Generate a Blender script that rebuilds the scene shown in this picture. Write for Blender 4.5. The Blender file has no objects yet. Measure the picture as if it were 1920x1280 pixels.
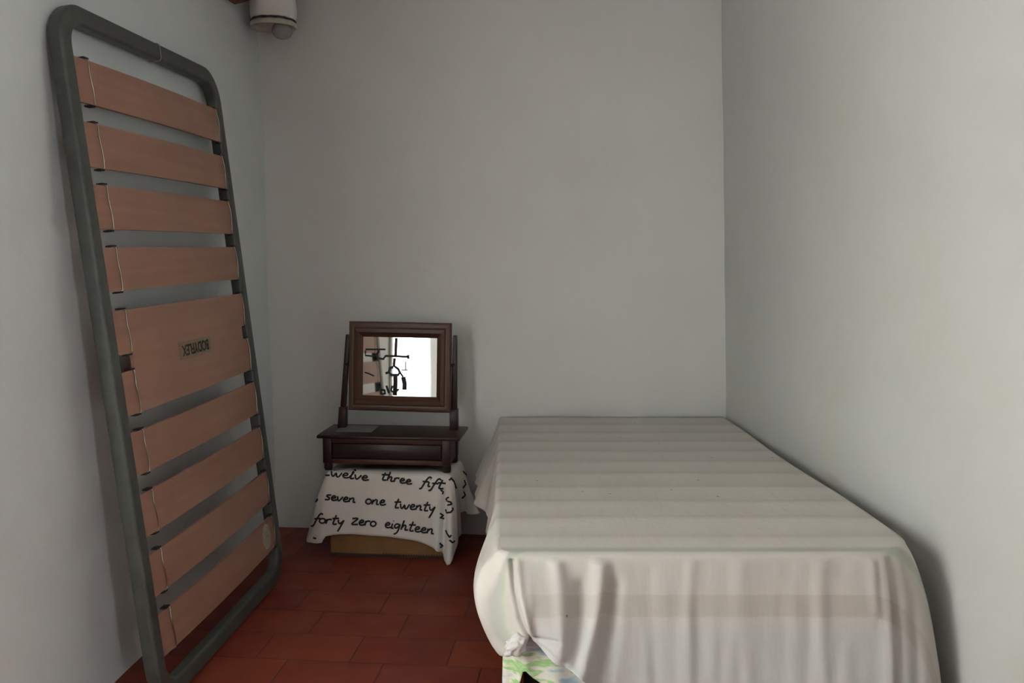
import bpy, bmesh, math, random
from math import sin, cos, pi, radians, sqrt
from mathutils import Vector, Matrix, noise
from mathutils.bvhtree import BVHTree

scene = bpy.context.scene
col = scene.collection
random.seed(7)

# ------------------------------------------------------------------ camera
FPX, PITCH, CAMH = 1750.0, radians(5.85), 1.267
cam_data = bpy.data.cameras.new('camera')
cam_data.sensor_width = 36.0
cam_data.lens = 36.0 * FPX / 1920.0
cam_data.clip_start = 0.02
cam = bpy.data.objects.new('camera', cam_data)
cam.location = (0, 0, CAMH)
cam.rotation_euler = (pi / 2 - PITCH, 0, 0)
col.objects.link(cam)
scene.camera = cam

# ------------------------------------------------------------------ world, daylight, exposure
scene.view_settings.view_transform = 'Standard'
scene.view_settings.look = 'None'
scene.view_settings.exposure = 0.0
scene.view_settings.gamma = 1.0
scene.view_settings.use_curve_mapping = False
world = bpy.data.worlds.new('overcast_sky')
world.use_nodes = True
world.node_tree.nodes['Background'].inputs[0].default_value = (0.86, 0.93, 1.0, 1)
world.node_tree.nodes['Background'].inputs[1].default_value = 1.6
scene.world = world


def area_light(name, loc, target, sx, sy, power, color):
    l = bpy.data.lights.new(name, 'AREA')
    l.shape = 'RECTANGLE'
    l.size, l.size_y = sx, sy
    l.energy = power
    l.color = color
    o = bpy.data.objects.new(name, l)
    o.location = loc
    o.rotation_euler = (Vector(target) - Vector(loc)).to_track_quat('-Z', 'Y').to_euler()
    col.objects.link(o)
    return o


# daylight entering through the tall window in the left wall
area_light('window_daylight', (-1.78, 1.08, 1.12), (0.8, 1.35, 0.85), 1.1, 1.55, 245, (0.985, 0.985, 0.985))
# softer fill light, added with an unseen doorway in the right wall behind the viewer
area_light('doorway_fill', (1.95, -1.10, 1.15), (-1.0, 1.9, 0.9), 0.9, 1.9, 84, (0.99, 0.985, 0.985))


# ------------------------------------------------------------------ view geometry helpers
def ray(x, y):
    c, s = cos(PITCH), sin(PITCH)
    u, v = (x - 960) / FPX, (640 - y) / FPX
    return Vector((u, c + v * s, -s + v * c))


CAM = Vector((0, 0, CAMH))


def at_z(x, y, z):
    r = ray(x, y)
    return CAM + r * ((z - CAMH) / r.z)


def at_plane(x, y, p, n):
    r = ray(x, y)
    return CAM + r * ((p - CAM).dot(n) / r.dot(n))


# ------------------------------------------------------------------ object helpers
def link_mesh(name, bm, mat=None, parent=None, smooth=True, matrix=None, recalc=True):
    if recalc:
        bmesh.ops.recalc_face_normals(bm, faces=bm.faces[:])
    me = bpy.data.meshes.new(name)
    bm.to_mesh(me)
    bm.free()
    if smooth:
        for p in me.polygons:
            p.use_smooth = True
    o = bpy.data.objects.new(name, me)
    col.objects.link(o)
    if mat is not None:
        for m in (mat if isinstance(mat, (list, tuple)) else [mat]):
            me.materials.append(m)
    if parent is not None:
        o.parent = parent
    if matrix is not None:
        o.matrix_world = matrix
    return o


def flat(o, angle=40):
    """smooth shading that keeps hard edges"""
    me = o.data
    bm = bmesh.new()
    bm.from_mesh(me)
    for e in bm.edges:
        if len(e.link_faces) == 2 and e.calc_face_angle(0) > radians(angle):
            e.smooth = False
    bm.to_mesh(me)
    bm.free()
    return o


def empty(name, label, cat, matrix=None, group=None):
    o = bpy.data.objects.new(name, None)
    o.empty_display_size = 0.1
    col.objects.link(o)
    if matrix is not None:
        o.matrix_world = matrix
    tag(o, label, cat, group)
    return o


def tag(o, label, cat, group=None):
    o['label'] = label
    o['category'] = cat
    if group:
        o['group'] = group
    return o


def struct(o):
    o['kind'] = 'structure'
    return o


def box(bm, lo, hi, bevel=0.0, seg=2):
    vs = [bm.verts.new((x, y, z)) for z in (lo[2], hi[2]) for y in (lo[1], hi[1]) for x in (lo[0], hi[0])]
    idx = [(0, 2, 3, 1), (4, 5, 7, 6), (0, 1, 5, 4), (2, 6, 7, 3), (0, 4, 6, 2), (1, 3, 7, 5)]
    fs = [bm.faces.new([vs[i] for i in f]) for f in idx]
    if bevel > 0:
        es = set()
        for f in fs:
            es.update(f.edges)
        bmesh.ops.bevel(bm, geom=list(es), offset=bevel, segments=seg, profile=0.5, affect='EDGES')
    return vs


def boxmesh(name, lo, hi, mat, parent=None, bevel=0.002, matrix=None):
    bm = bmesh.new()
    box(bm, lo, hi, bevel)
    return flat(link_mesh(name, bm, mat, parent, True, matrix), 50)


def tube(bm, pts, r, seg=8, cap=True, radii=None, closed=False):
    pts = [Vector(p) for p in pts]
    n = len(pts)
    rings = []
    prev = None
    for i, p in enumerate(pts):
        if closed:
            t = pts[(i + 1) % n] - pts[i - 1]
        else:
            t = pts[min(i + 1, n - 1)] - pts[max(i - 1, 0)]
        t = t.normalized()
        if prev is None:
            a = Vector((0, 0, 1)) if abs(t.z) < 0.9 else Vector((1, 0, 0))
            b = t.cross(a).normalized()
        else:
            b = (prev - t * prev.dot(t)).normalized()
        prev = b
        c = t.cross(b)
        rr = radii[i] if radii else r
        rings.append([bm.verts.new(p + (b * cos(2 * pi * k / seg) + c * sin(2 * pi * k / seg)) * rr) for k in range(seg)])
    m = n if closed else n - 1
    for i in range(m):
        A, B = rings[i], rings[(i + 1) % n]
        for k in range(seg):
            bm.faces.new((A[k], A[(k + 1) % seg], B[(k + 1) % seg], B[k]))
    if cap and not closed:
        bm.faces.new(rings[0][::-1])
        bm.faces.new(rings[-1])


def lathe(bm, prof, seg=32, center=(0, 0, 0)):
    """prof: (radius, z) list, revolved about z"""
    cx, cy, cz = center
    rings = []
    for r, z in prof:
        if r < 1e-6:
            rings.append([bm.verts.new((cx, cy, cz + z))])
        else:
            rings.append([bm.verts.new((cx + r * cos(2 * pi * k / seg), cy + r * sin(2 * pi * k / seg), cz + z)) for k in range(seg)])
    for A, B in zip(rings, rings[1:]):
        if len(A) == 1 and len(B) == 1:
            continue
        for k in range(seg):
            k2 = (k + 1) % seg
            if len(A) == 1:
                bm.faces.new((A[0], B[k], B[k2]))
            elif len(B) == 1:
                bm.faces.new((A[k], A[k2], B[0]))
            else:
                bm.faces.new((A[k], A[k2], B[k2], B[k]))


def grid(bm, fn, nu, nv, uvfn=None):
    V = [[bm.verts.new(fn(i / nu, j / nv)) for j in range(nv + 1)] for i in range(nu + 1)]
    uvl = bm.loops.layers.uv.verify() if uvfn else None
    for i in range(nu):
        for j in range(nv):
            f = bm.faces.new((V[i][j], V[i + 1][j], V[i + 1][j + 1], V[i][j + 1]))
            if uvl:
                for lp, (a, b) in zip(f.loops, ((i, j), (i + 1, j), (i + 1, j + 1), (i, j + 1))):
                    lp[uvl].uv = uvfn(a / nu, b / nv)
    return V


def lerp_table(tab, x):
    """piecewise smooth interpolation in a table of (x, value tuple)"""
    if x <= tab[0][0]:
        return Vector(tab[0][1])
    for k in range(len(tab) - 1):
        x0, a = tab[k]
        x1, b = tab[k + 1]
        if x <= x1:
            p0 = Vector(tab[max(k - 1, 0)][1])
            p1, p2 = Vector(a), Vector(b)
            p3 = Vector(tab[min(k + 2, len(tab) - 1)][1])
            xm, xp = tab[max(k - 1, 0)][0], tab[min(k + 2, len(tab) - 1)][0]
            w = x1 - x0
            t = (x - x0) / w
            m1 = (p2 - p0) / max(x1 - xm, 1e-6) * w
            m2 = (p3 - p1) / max(xp - x0, 1e-6) * w
            t2, t3 = t * t, t * t * t
            return p1 * (2 * t3 - 3 * t2 + 1) + m1 * (t3 - 2 * t2 + t) + p2 * (-2 * t3 + 3 * t2) + m2 * (t3 - t2)
    return Vector(tab[-1][1])


# ------------------------------------------------------------------ materials
class NT:
    def __init__(self, name):
        self.m = bpy.data.materials.new(name)
        self.m.use_nodes = True
        self.n = self.m.node_tree.nodes
        self.l = self.m.node_tree.links
        self.b = self.n['Principled BSDF']

    def add(self, t, **kw):
        nd = self.n.new(t)
        for k, v in kw.items():
            setattr(nd, k, v)
        return nd

    def link(self, a, b):
        self.l.new(a, b)

    def coord(self, kind='Object', scale=(1, 1, 1), rot=(0, 0, 0), loc=(0, 0, 0)):
        tc = self.add('ShaderNodeTexCoord')
        mp = self.add('ShaderNodeMapping')
        mp.inputs['Scale'].default_value = scale
        mp.inputs['Rotation'].default_value = rot
        mp.inputs['Location'].default_value = loc
        self.link(tc.outputs[kind], mp.inputs['Vector'])
        return mp.outputs['Vector']

    def noise(self, vec, scale, detail=4, rough=0.55):
        nd = self.add('ShaderNodeTexNoise')
        nd.inputs['Scale'].default_value = scale
        nd.inputs['Detail'].default_value = detail
        nd.inputs['Roughness'].default_value = rough
        self.link(vec, nd.inputs['Vector'])
        return nd.outputs['Fac']

    def ramp(self, fac, stops, interp='LINEAR'):
        r = self.add('ShaderNodeValToRGB')
        r.color_ramp.interpolation = interp
        el = r.color_ramp.elements
        while len(el) < len(stops):
            el.new(0.5)
        for e, (p, c) in zip(el, stops):
            e.position = p
            e.color = (*c, 1) if len(c) == 3 else c
        self.link(fac, r.inputs['Fac'])
        return r.outputs['Color']

    def mix(self, fac, a, b, blend='MIX'):
        m = self.add('ShaderNodeMix', data_type='RGBA', blend_type=blend)
        for s, v in ((m.inputs[0], fac), (m.inputs[6], a), (m.inputs[7], b)):
            if isinstance(v, (int, float)):
                s.default_value = v
            elif isinstance(v, tuple):
                s.default_value = (*v, 1) if len(v) == 3 else v
            else:
                self.link(v, s)
        return m.outputs[2]

    def bump(self, h, strength, dist, prev=None):
        b = self.add('ShaderNodeBump')
        b.inputs['Strength'].default_value = strength
        b.inputs['Distance'].default_value = dist
        self.link(h, b.inputs['Height'])
        if prev is not None:
            self.link(prev, b.inputs['Normal'])
        return b.outputs['Normal']

    def set(self, color=None, rough=None, normal=None, metal=None, spec=None):
        for key, v in (('Base Color', color), ('Roughness', rough), ('Metallic', metal), ('Specular IOR Level', spec)):
            if v is None:
                continue
            if isinstance(v, tuple):
                self.b.inputs[key].default_value = (*v, 1)
            elif isinstance(v, (int, float)):
                self.b.inputs[key].default_value = v
            else:
                self.link(v, self.b.inputs[key])
        if normal is not None:
            self.link(normal, self.b.inputs['Normal'])
        return self.m


def mat_plaster(name, base, stain, seed, stain_amt=0.35):
    t = NT(name)
    v = t.coord('Object', loc=(seed, seed * 0.7, seed * 1.3))
    big = t.noise(v, 1.3, 4)
    mid = t.noise(v, 5.0, 5)
    fine = t.noise(v, 45, 3)
    c = t.mix(t.ramp(big, [(0.35, (0, 0, 0)), (0.7, (1, 1, 1))]), base, tuple(x * 0.93 for x in base))
    st = t.ramp(t.noise(v, 1.9, 5, 0.6), [(0.56, (0, 0, 0)), (0.74, (stain_amt,) * 3)])
    c = t.mix(st, c, stain)
    c = t.mix(t.ramp(mid, [(0.62, (0, 0, 0)), (0.75, (0.12,) * 3)]), c, tuple(x * 0.82 for x in base))
    n = t.bump(t.noise(v, 2.6, 3), 0.5, 0.035)
    n = t.bump(mid, 0.5, 0.010, n)
    n = t.bump(fine, 0.25, 0.0016, n)
    return t.set(c, 0.85, n, spec=0.25)


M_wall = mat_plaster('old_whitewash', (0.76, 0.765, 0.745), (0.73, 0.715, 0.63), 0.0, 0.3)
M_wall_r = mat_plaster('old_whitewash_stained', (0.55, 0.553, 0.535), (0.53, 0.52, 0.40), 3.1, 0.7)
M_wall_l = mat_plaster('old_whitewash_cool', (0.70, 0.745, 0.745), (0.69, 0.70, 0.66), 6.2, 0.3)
M_ceil = mat_plaster('ceiling_whitewash', (0.85, 0.845, 0.825), (0.78, 0.76, 0.68), 5.0)


def mat_floor():
    t = NT('red_cotto_tiles')
    v = t.coord('Object', rot=(0, 0, radians(5.5)), loc=(0.05, -0.021, 0))
    br = t.add('ShaderNodeTexBrick')
    br.offset = 0.36
    br.inputs['Color1'].default_value = (0.181, 0.027, 0.015, 1)
    br.inputs['Color2'].default_value = (0.253, 0.046, 0.019, 1)
    br.inputs['Mortar'].default_value = (0.073, 0.015, 0.009, 1)
    br.inputs['Scale'].default_value = 1.0
    br.inputs['Mortar Size'].default_value = 0.003
    br.inputs['Mortar Smooth'].default_value = 0.5
    br.inputs['Bias'].default_value = 0.0
    br.inputs['Brick Width'].default_value = 0.30
    br.inputs['Row Height'].default_value = 0.19
    t.link(v, br.inputs['Vector'])
    big = t.noise(v, 3.0, 4)
    c = t.mix(t.ramp(big, [(0.35, (0, 0, 0)), (0.68, (0.5,) * 3)]), br.outputs['Color'], (0.13, 0.025, 0.017))
    c = t.mix(t.ramp(t.noise(v, 28, 4), [(0.5, (0, 0, 0)), (0.75, (0.3,) * 3)]), c, (0.25, 0.06, 0.03))
    inv = t.add('ShaderNodeMath', operation='SUBTRACT')
    inv.inputs[0].default_value = 1.0
    t.link(br.outputs['Fac'], inv.inputs[1])
    n = t.bump(inv.outputs[0], 0.5, 0.003)
    n = t.bump(t.noise(v, 9, 3), 0.3, 0.006, n)
    n = t.bump(t.noise(v, 60, 3), 0.2, 0.001, n)
    r = t.ramp(t.noise(v, 7, 3), [(0.3, (0.42,) * 3), (0.7, (0.62,) * 3)])
    return t.set(c, r, n, spec=0.35)


M_floor = mat_floor()


def mat_wood(name, c1, c2, axis=0, rough=0.5, stretch=(1.5, 38, 38), amount=0.8, spec=0.4):
    t = NT(name)
    sc = list(stretch)
    if axis == 1:
        sc = [stretch[1], stretch[0], stretch[2]]
    if axis == 2:
        sc = [stretch[1], stretch[2], stretch[0]]
    v = t.coord('Object', scale=tuple(sc))
    g = t.noise(v, 1.0, 6, 0.6)
    w = t.coord('Object')
    big = t.noise(w, 4, 3)
    c = t.mix(t.ramp(g, [(0.3, (0, 0, 0)), (0.7, (amount,) * 3)]), c1, c2)
    c = t.mix(t.ramp(big, [(0.4, (0, 0, 0)), (0.75, (0.35,) * 3)]), c, tuple(x * 0.75 for x in c2))
    n = t.bump(g, 0.15, 0.001)
    return t.set(c, rough, n, spec=spec)


M_slat = mat_wood('beech_slat', (0.375, 0.205, 0.145), (0.300, 0.155, 0.105), 0, 0.45)
M_mahog = mat_wood('dark_mahogany', (0.040, 0.015, 0.012), (0.022, 0.009, 0.008), 0, 0.38)
M_mahog_v = mat_wood('dark_mahogany_upright', (0.034, 0.014, 0.012), (0.018, 0.008, 0.008), 2, 0.38)
M_mahog_mid = mat_wood('mahogany_rail', (0.085, 0.030, 0.022), (0.048, 0.017, 0.013), 0, 0.4)
M_frame_h = mat_wood('brown_frame_wood', (0.110, 0.046, 0.026), (0.050, 0.020, 0.013), 0, 0.36)
M_frame_v = mat_wood('brown_frame_wood_upright', (0.110, 0.050, 0.027), (0.050, 0.022, 0.013), 2, 0.36)
M_drawer = mat_wood('drawer_front_wood', (0.032, 0.017, 0.016), (0.020, 0.011, 0.011), 0, 0.33)
M_beam = mat_wood('red_brown_beam', (0.130, 0.040, 0.026), (0.070, 0.022, 0.016), 1, 0.7)


def mat_plain(name, c, rough=0.5, metal=0.0, spec=0.5, var=0.12, vscale=14, bump=0.0):
    t = NT(name)
    v = t.coord('Object')
    f = t.noise(v, vscale, 4)
    cc = t.mix(t.ramp(f, [(0.35, (0, 0, 0)), (0.7, (1, 1, 1))]), c, tuple(x * (1 - var) for x in c))
    n = t.bump(t.noise(v, vscale * 4, 3), bump, 0.001) if bump else None
    return t.set(cc, rough, n, metal, spec)


M_tube = mat_plain('grey_green_enamel', (0.066, 0.072, 0.064), 0.42, 0.0, 0.5, 0.25, 20, 0.1)
M_weld = mat_plain('pale_weld', (0.26, 0.25, 0.23), 0.5)
M_wire = mat_plain('steel_wire', (0.46, 0.42, 0.36), 0.25, 1.0)
M_rubber = mat_plain('black_clip', (0.012, 0.012, 0.013), 0.6)
M_plate = mat_plain('tan_plate', (0.235, 0.165, 0.105), 0.4)
M_ink = mat_plain('black_print', (0.008, 0.008, 0.008), 0.6)
M_sticker = mat_plain('cream_sticker', (0.46, 0.41, 0.31), 0.6, var=0.25, vscale=60)
M_card = mat_plain('cardboard', (0.30, 0.165, 0.072), 0.85, spec=0.1, var=0.15)
M_iron = mat_plain('black_iron', (0.012, 0.013, 0.014), 0.5)
M_lampwhite = mat_plain('aged_white_enamel', (0.52, 0.49, 0.42), 0.5, var=0.25, vscale=25)
M_dirt = mat_plain('dirty_rim', (0.06, 0.05, 0.045), 0.8, var=0.6, vscale=60)
M_pale_sheet = mat_plain('pale_grey_sheet', (0.20, 0.205, 0.19), 0.35)
M_winframe = mat_plain('dark_window_wood', (0.055, 0.062, 0.075), 0.5)
M_bedwood = mat_plain('dark_bed_base', (0.03, 0.02, 0.016), 0.6)
M_ticking = mat_plain('mattress_ticking', (0.5, 0.47, 0.42), 0.9)


def mat_glass(name):
    t = NT(name)
    t.b.inputs['Transmission Weight'].default_value = 0.65
    t.b.inputs['IOR'].default_value = 1.45
    return t.set((0.75, 0.74, 0.74), 0.12)


M_glass = mat_glass('lamp_glass')
tm = NT('mirror_silver')
M_mirror = tm.set((0.90, 0.90, 0.84), 0.03, None, 1.0)


def mat_cloth(name, c1, c2, bump=0.3, sc=260):
    t = NT(name)
    v = t.coord('Object')
    f = t.noise(v, 3.0, 4)
    c = t.mix(t.ramp(f, [(0.3, (0, 0, 0)), (0.7, (1, 1, 1))]), c1, c2)
    n = t.bump(t.noise(v, sc, 2), bump, 0.0006)
    n = t.bump(t.noise(v, 16, 4), 0.25, 0.006, n)
    t.b.inputs['Sheen Weight'].default_value = 0.1
    return t.set(c, 0.9, n, spec=0.15)


M_textcloth = mat_cloth('cream_printed_cotton', (0.84, 0.80, 0.745), (0.76, 0.73, 0.68))


def mat_bedspread():
    """thin striped cotton: UV v runs along the cloth from the wall, over the foot and down"""
    t = NT('striped_thin_cotton')
    uv = t.add('ShaderNodeUVMap')
    sep = t.add('ShaderNodeSeparateXYZ')
    t.link(uv.outputs['UV'], sep.inputs[0])
    wob = t.noise(t.coord('UV', scale=(1.6, 5, 1)), 1.0, 2)
    w = t.add('ShaderNodeMath', operation='MULTIPLY_ADD')
    t.link(wob, w.inputs[0])
    w.inputs[1].default_value = 0.03
    t.link(sep.outputs['Y'], w.inputs[2])
    # repeated woven stripes on the top
    sc = t.add('ShaderNodeMath', operation='MULTIPLY')
    t.link(w.outputs[0], sc.inputs[0])
    sc.inputs[1].default_value = 1 / 0.165
    fr = t.add('ShaderNodeMath', operation='FRACT')
    t.link(sc.outputs[0], fr.inputs[0])
    stripes = t.ramp(fr.outputs[0], [(0.0, (0.523, 0.468, 0.425)), (0.16, (0.557, 0.523, 0.474)), (0.5, (0.617, 0.581, 0.531)),
                                     (0.80, (0.600, 0.560, 0.509)), (0.93, (0.496, 0.452, 0.413))])
    # borders across the foot, colours darkened to offset the strong light there: v measured from the foot edge (v = 0) downwards (negative)
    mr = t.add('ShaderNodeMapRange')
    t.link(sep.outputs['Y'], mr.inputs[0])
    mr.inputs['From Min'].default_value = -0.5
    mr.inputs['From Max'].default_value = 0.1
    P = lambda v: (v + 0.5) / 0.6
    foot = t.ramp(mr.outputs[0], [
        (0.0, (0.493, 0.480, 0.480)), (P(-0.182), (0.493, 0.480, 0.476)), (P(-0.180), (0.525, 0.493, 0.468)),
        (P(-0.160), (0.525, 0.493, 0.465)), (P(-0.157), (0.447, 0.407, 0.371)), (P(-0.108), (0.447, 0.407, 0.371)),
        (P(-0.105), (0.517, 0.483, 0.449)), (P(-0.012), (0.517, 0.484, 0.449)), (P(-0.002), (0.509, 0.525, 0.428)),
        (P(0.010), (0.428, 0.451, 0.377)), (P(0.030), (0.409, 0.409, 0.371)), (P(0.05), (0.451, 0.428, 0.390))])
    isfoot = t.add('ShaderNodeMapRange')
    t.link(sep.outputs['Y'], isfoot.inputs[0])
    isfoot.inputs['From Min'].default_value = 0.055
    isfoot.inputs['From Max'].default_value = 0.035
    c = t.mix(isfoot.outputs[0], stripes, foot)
    v = t.coord('Object')
    c = t.mix(t.ramp(t.noise(v, 2.2, 3), [(0.4, (0, 0, 0)), (0.7, (0.4,) * 3)]), c, (0.50, 0.50, 0.46))
    # tiny bits of straw and lint
    vo = t.add('ShaderNodeTexVoronoi')
    vo.inputs['Scale'].default_value = 9
    t.link(v, vo.inputs['Vector'])
    c = t.mix(t.ramp(vo.outputs['Distance'], [(0.03, (0.75,) * 3), (0.045, (0, 0, 0))]), c, (0.10, 0.09, 0.07))
    weave = t.noise(t.coord('Object', scale=(300, 300, 300)), 1.0, 2)
    n = t.bump(weave, 0.2, 0.0005)
    n = t.bump(t.noise(t.coord('Object', scale=(26, 9, 5)), 1.0, 4), 0.35, 0.006, n)
    t.b.inputs['Sheen Weight'].default_value = 0.1
    return t.set(c, 0.92, n, spec=0.12)


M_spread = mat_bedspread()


def mat_undersheet():
    t = NT('green_blue_patterned_sheet')
    v = t.coord('Object', scale=(10, 10, 42), rot=(0, radians(40), 0))
    f = t.noise(v, 1.0, 3)
    c = t.ramp(f, [(0.34, (0.30, 0.42, 0.50)), (0.44, (0.60, 0.60, 0.56)), (0.50, (0.62, 0.60, 0.50)), (0.56, (0.28, 0.47, 0.20)),
                   (0.64, (0.42, 0.56, 0.30)), (0.72, (0.62, 0.60, 0.52))])
    n = t.bump(t.noise(t.coord('Object'), 220, 2), 0.2, 0.0005)
    return t.set(c, 0.9, n, spec=0.12)


M_under = mat_undersheet()


def mat_curtain(name, fac, tc):
    t = NT(name)
    tr = t.add('ShaderNodeBsdfTranslucent')
    tr.inputs['Color'].default_value = (*tc, 1)
    mx = t.add('ShaderNodeMixShader')
    mx.inputs[0].default_value = fac
    t.set((0.82, 0.82, 0.78), 0.9)
    t.link(t.b.outputs[0], mx.inputs[1])
    t.link(tr.outputs[0], mx.inputs[2])
    t.link(mx.outputs[0], t.n['Material Output'].inputs['Surface'])
    return t.m


M_curtain = mat_curtain('sheer_white_curtain', 0.62, (0.90, 0.92, 0.88))
M_curtain_t = mat_curtain('thick_white_curtain', 0.30, (0.55, 0.58, 0.56))

# ------------------------------------------------------------------ room shell
H_CEIL = 2.46


def x_left(y, z):
    return -1.335 + 0.066 * y - 0.015 * z


def x_right(y, z):
    return 0.930 + 0.085 * (4.0 - y) - 0.032 * z + 0.018


def y_back(x, z):
    t = min(max((x + 1.10) / 1.05, 0.0), 1.0)
    t = t * t * (3 - 2 * t) * 0.35 + t * 0.65
    return 4.130 - 0.130 * t + 0.006 * z


def wobble(p, amp=0.006, f=1.7, seed=0.0):
    return noise.noise(Vector((p[0] * f + seed, p[1] * f + 3.1, p[2] * f - 1.7))) * amp + \
        noise.noise(Vector((p[0] * f * 3.3 + seed, p[1] * f * 3.3, p[2] * f * 3.3))) * amp * 0.35


def slab_from_grid(bm, inner, outer_off, nu, nv):
    """inner(u,v) surface plus a flat back at inner+outer_off, closed all round"""
    A = grid(bm, inner, nu, nv)
    off = Vector(outer_off)
    c = [(0, 0), (nu, 0), (nu, nv), (0, nv)]
    B = [[None] * (nv + 1) for _ in range(nu + 1)]
    ring = [(i, 0) for i in range(nu)] + [(nu, j) for j in range(nv)] + [(i, nv) for i in range(nu, 0, -1)] + [(0, j) for j in range(nv, 0, -1)]
    rb = [bm.verts.new(A[i][j].co + off) for i, j in ring]
    n = len(ring)
    for k in range(n):
        i, j = ring[k]
        i2, j2 = ring[(k + 1) % n]
        bm.faces.new((A[i][j], A[i2][j2], rb[(k + 1) % n], rb[k]))
    bm.faces.new(rb)


# floor
bm = bmesh.new()
box(bm, (-2.4, -2.9, -0.10), (1.9, 4.45, 0.0))
struct(flat(link_mesh('floor', bm, M_floor)))
# ceiling
bm = bmesh.new()
box(bm, (-2.0, -2.9, H_CEIL), (1.7, 4.45, H_CEIL + 0.12))
struct(flat(link_mesh('ceiling', bm, M_ceil)))
# back wall
bm = bmesh.new()


def back_in(u, v):
    x, z = -1.40 + u * 2.75, v * H_CEIL
    y = y_back(x, z)
    y += wobble((x, 0, z), 0.007)
    return (x, y, z)


slab_from_grid(bm, back_in, (0, 0.30, 0), 90, 80)
struct(flat(link_mesh('wall_back', bm, M_wall)))
# right wall
DY0, DY1, DZ1 = -1.62, -0.62, 2.05      # unseen doorway behind the viewer, added to let in fill light
bm = bmesh.new()


def right_part(y0, y1, z0, z1, nu, nv):
    def f(u, v):
        y, z = y0 + u * (y1 - y0), z0 + v * (z1 - z0)
        return (x_right(y, z) + wobble((0, y, z), 0.005, 1.5, 9.0), y, z)
    slab_from_grid(bm, f, (0.30, 0, 0), nu, nv)


right_part(DY1, 4.25, 0, H_CEIL, 110, 60)
right_part(-2.55, DY0, 0, H_CEIL, 10, 10)
right_part(DY0, DY1, DZ1, H_CEIL, 10, 4)
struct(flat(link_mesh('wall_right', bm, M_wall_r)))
bm = bmesh.new()
for y0, y1, z0, z1 in ((DY0, DY0 + 0.07, 0, DZ1), (DY1 - 0.07, DY1, 0, DZ1), (DY0, DY1, DZ1 - 0.07, DZ1)):
    box(bm, (1.42, y0, z0), (1.50, y1, z1), 0.004)
struct(flat(link_mesh('added_door_1', bm, M_winframe)))  # frame of the added doorway, out of view
# left wall with the window opening
WY0, WY1, WZ0, WZ1 = 0.40, 1.62, 0.26, 1.82
bm = bmesh.new()


def left_part(y0, y1, z0, z1, nu, nv):
    def f(u, v):
        y, z = y0 + u * (y1 - y0), z0 + v * (z1 - z0)
        return (x_left(y, z) + wobble((0, y, z), 0.010, 1.6, 4.0), y, z)
    slab_from_grid(bm, f, (-0.34, 0, 0), nu, nv)


left_part(WY1, 4.30, 0, H_CEIL, 80, 70)
left_part(-2.55, WY0, 0, H_CEIL, 10, 20)
left_part(WY0, WY1, 0, WZ0, 20, 4)
left_part(WY0, WY1, WZ1, H_CEIL, 20, 6)
struct(flat(link_mesh('wall_left', bm, M_wall_l)))
# wall behind the viewer
bm = bmesh.new()
box(bm, (-2.0, -2.85, 0), (1.75, -2.5, H_CEIL))
struct(flat(link_mesh('wall_front', bm, M_ceil)))
# window frame in the left wall
bm = bmesh.new()
xw = -1.50
for y0, y1, z0, z1 in ((WY1 - 0.06, WY1, WZ0, WZ1), (WY0, WY0 + 0.06, WZ0, WZ1), (WY0, WY1, WZ0, WZ0 + 0.06), (WY0, WY1, WZ1 - 0.06, WZ1), (0.88, 0.93, WZ0, WZ1)):
    box(bm, (xw - 0.03, y0, z0), (xw + 0.03, y1, z1), 0.004)
box(bm, (-1.285, WY1 - 0.01, WZ0 - 0.02), (-1.225, WY1 + 0.055, WZ1 + 0.05), 0.004)
struct(flat(link_mesh('window_1', bm, M_winframe)))

# ceiling beam end and plastered bracket over the corner
bm = bmesh.new()
BE = Vector((-1.065, 3.82, 2.245))
prof = [(-0.055, 0.0), (-0.050, -0.018), (-0.035, -0.026), (0.0, -0.018), (0.05, -0.002), (0.055, 0.03), (0.055, 0.16), (-0.055, 0.16)]
n_s = 14
rings = []
for k in range(n_s):
    y = BE.y - k * 0.42
    w = 0.006 * noise.noise(Vector((k * 1.3, 0, 2)))
    rings.append([bm.verts.new((BE.x + px + w + 0.066 * (y - BE.y), y, BE.z + 0.002 * k + pz + w)) for px, pz in prof])
for A, B in zip(rings, rings[1:]):
    for k in range(len(prof)):
        bm.faces.new((A[k], A[(k + 1) % len(prof)], B[(k + 1) % len(prof)], B[k]))
bm.faces.new(rings[0])
bm.faces.new(rings[-1][::-1])
struct(flat(link_mesh('trim_1', bm, M_beam), 30))
bm = bmesh.new()


def bracket(u, v):
    a = 2 * pi * u
    z = 2.185 + v * (H_CEIL - 2.185 + 0.01)
    r = 0.086 + 0.022 * noise.noise(Vector((cos(a) * 2, sin(a) * 2, z * 7)))
    if v == 0:
        r *= 0.93
    return (-0.985 + r * 1.02 * cos(a), 3.965 + r * 0.9 * sin(a), z)


V = grid(bm, bracket, 36, 14)
bm.faces.new([V[i][0] for i in range(36)])
bm.faces.new([V[i][14] for i in range(36)][::-1])
bmesh.ops.remove_doubles(bm, verts=bm.verts[:], dist=1e-5)
struct(link_mesh('trim_2', bm, M_ceil))

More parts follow.
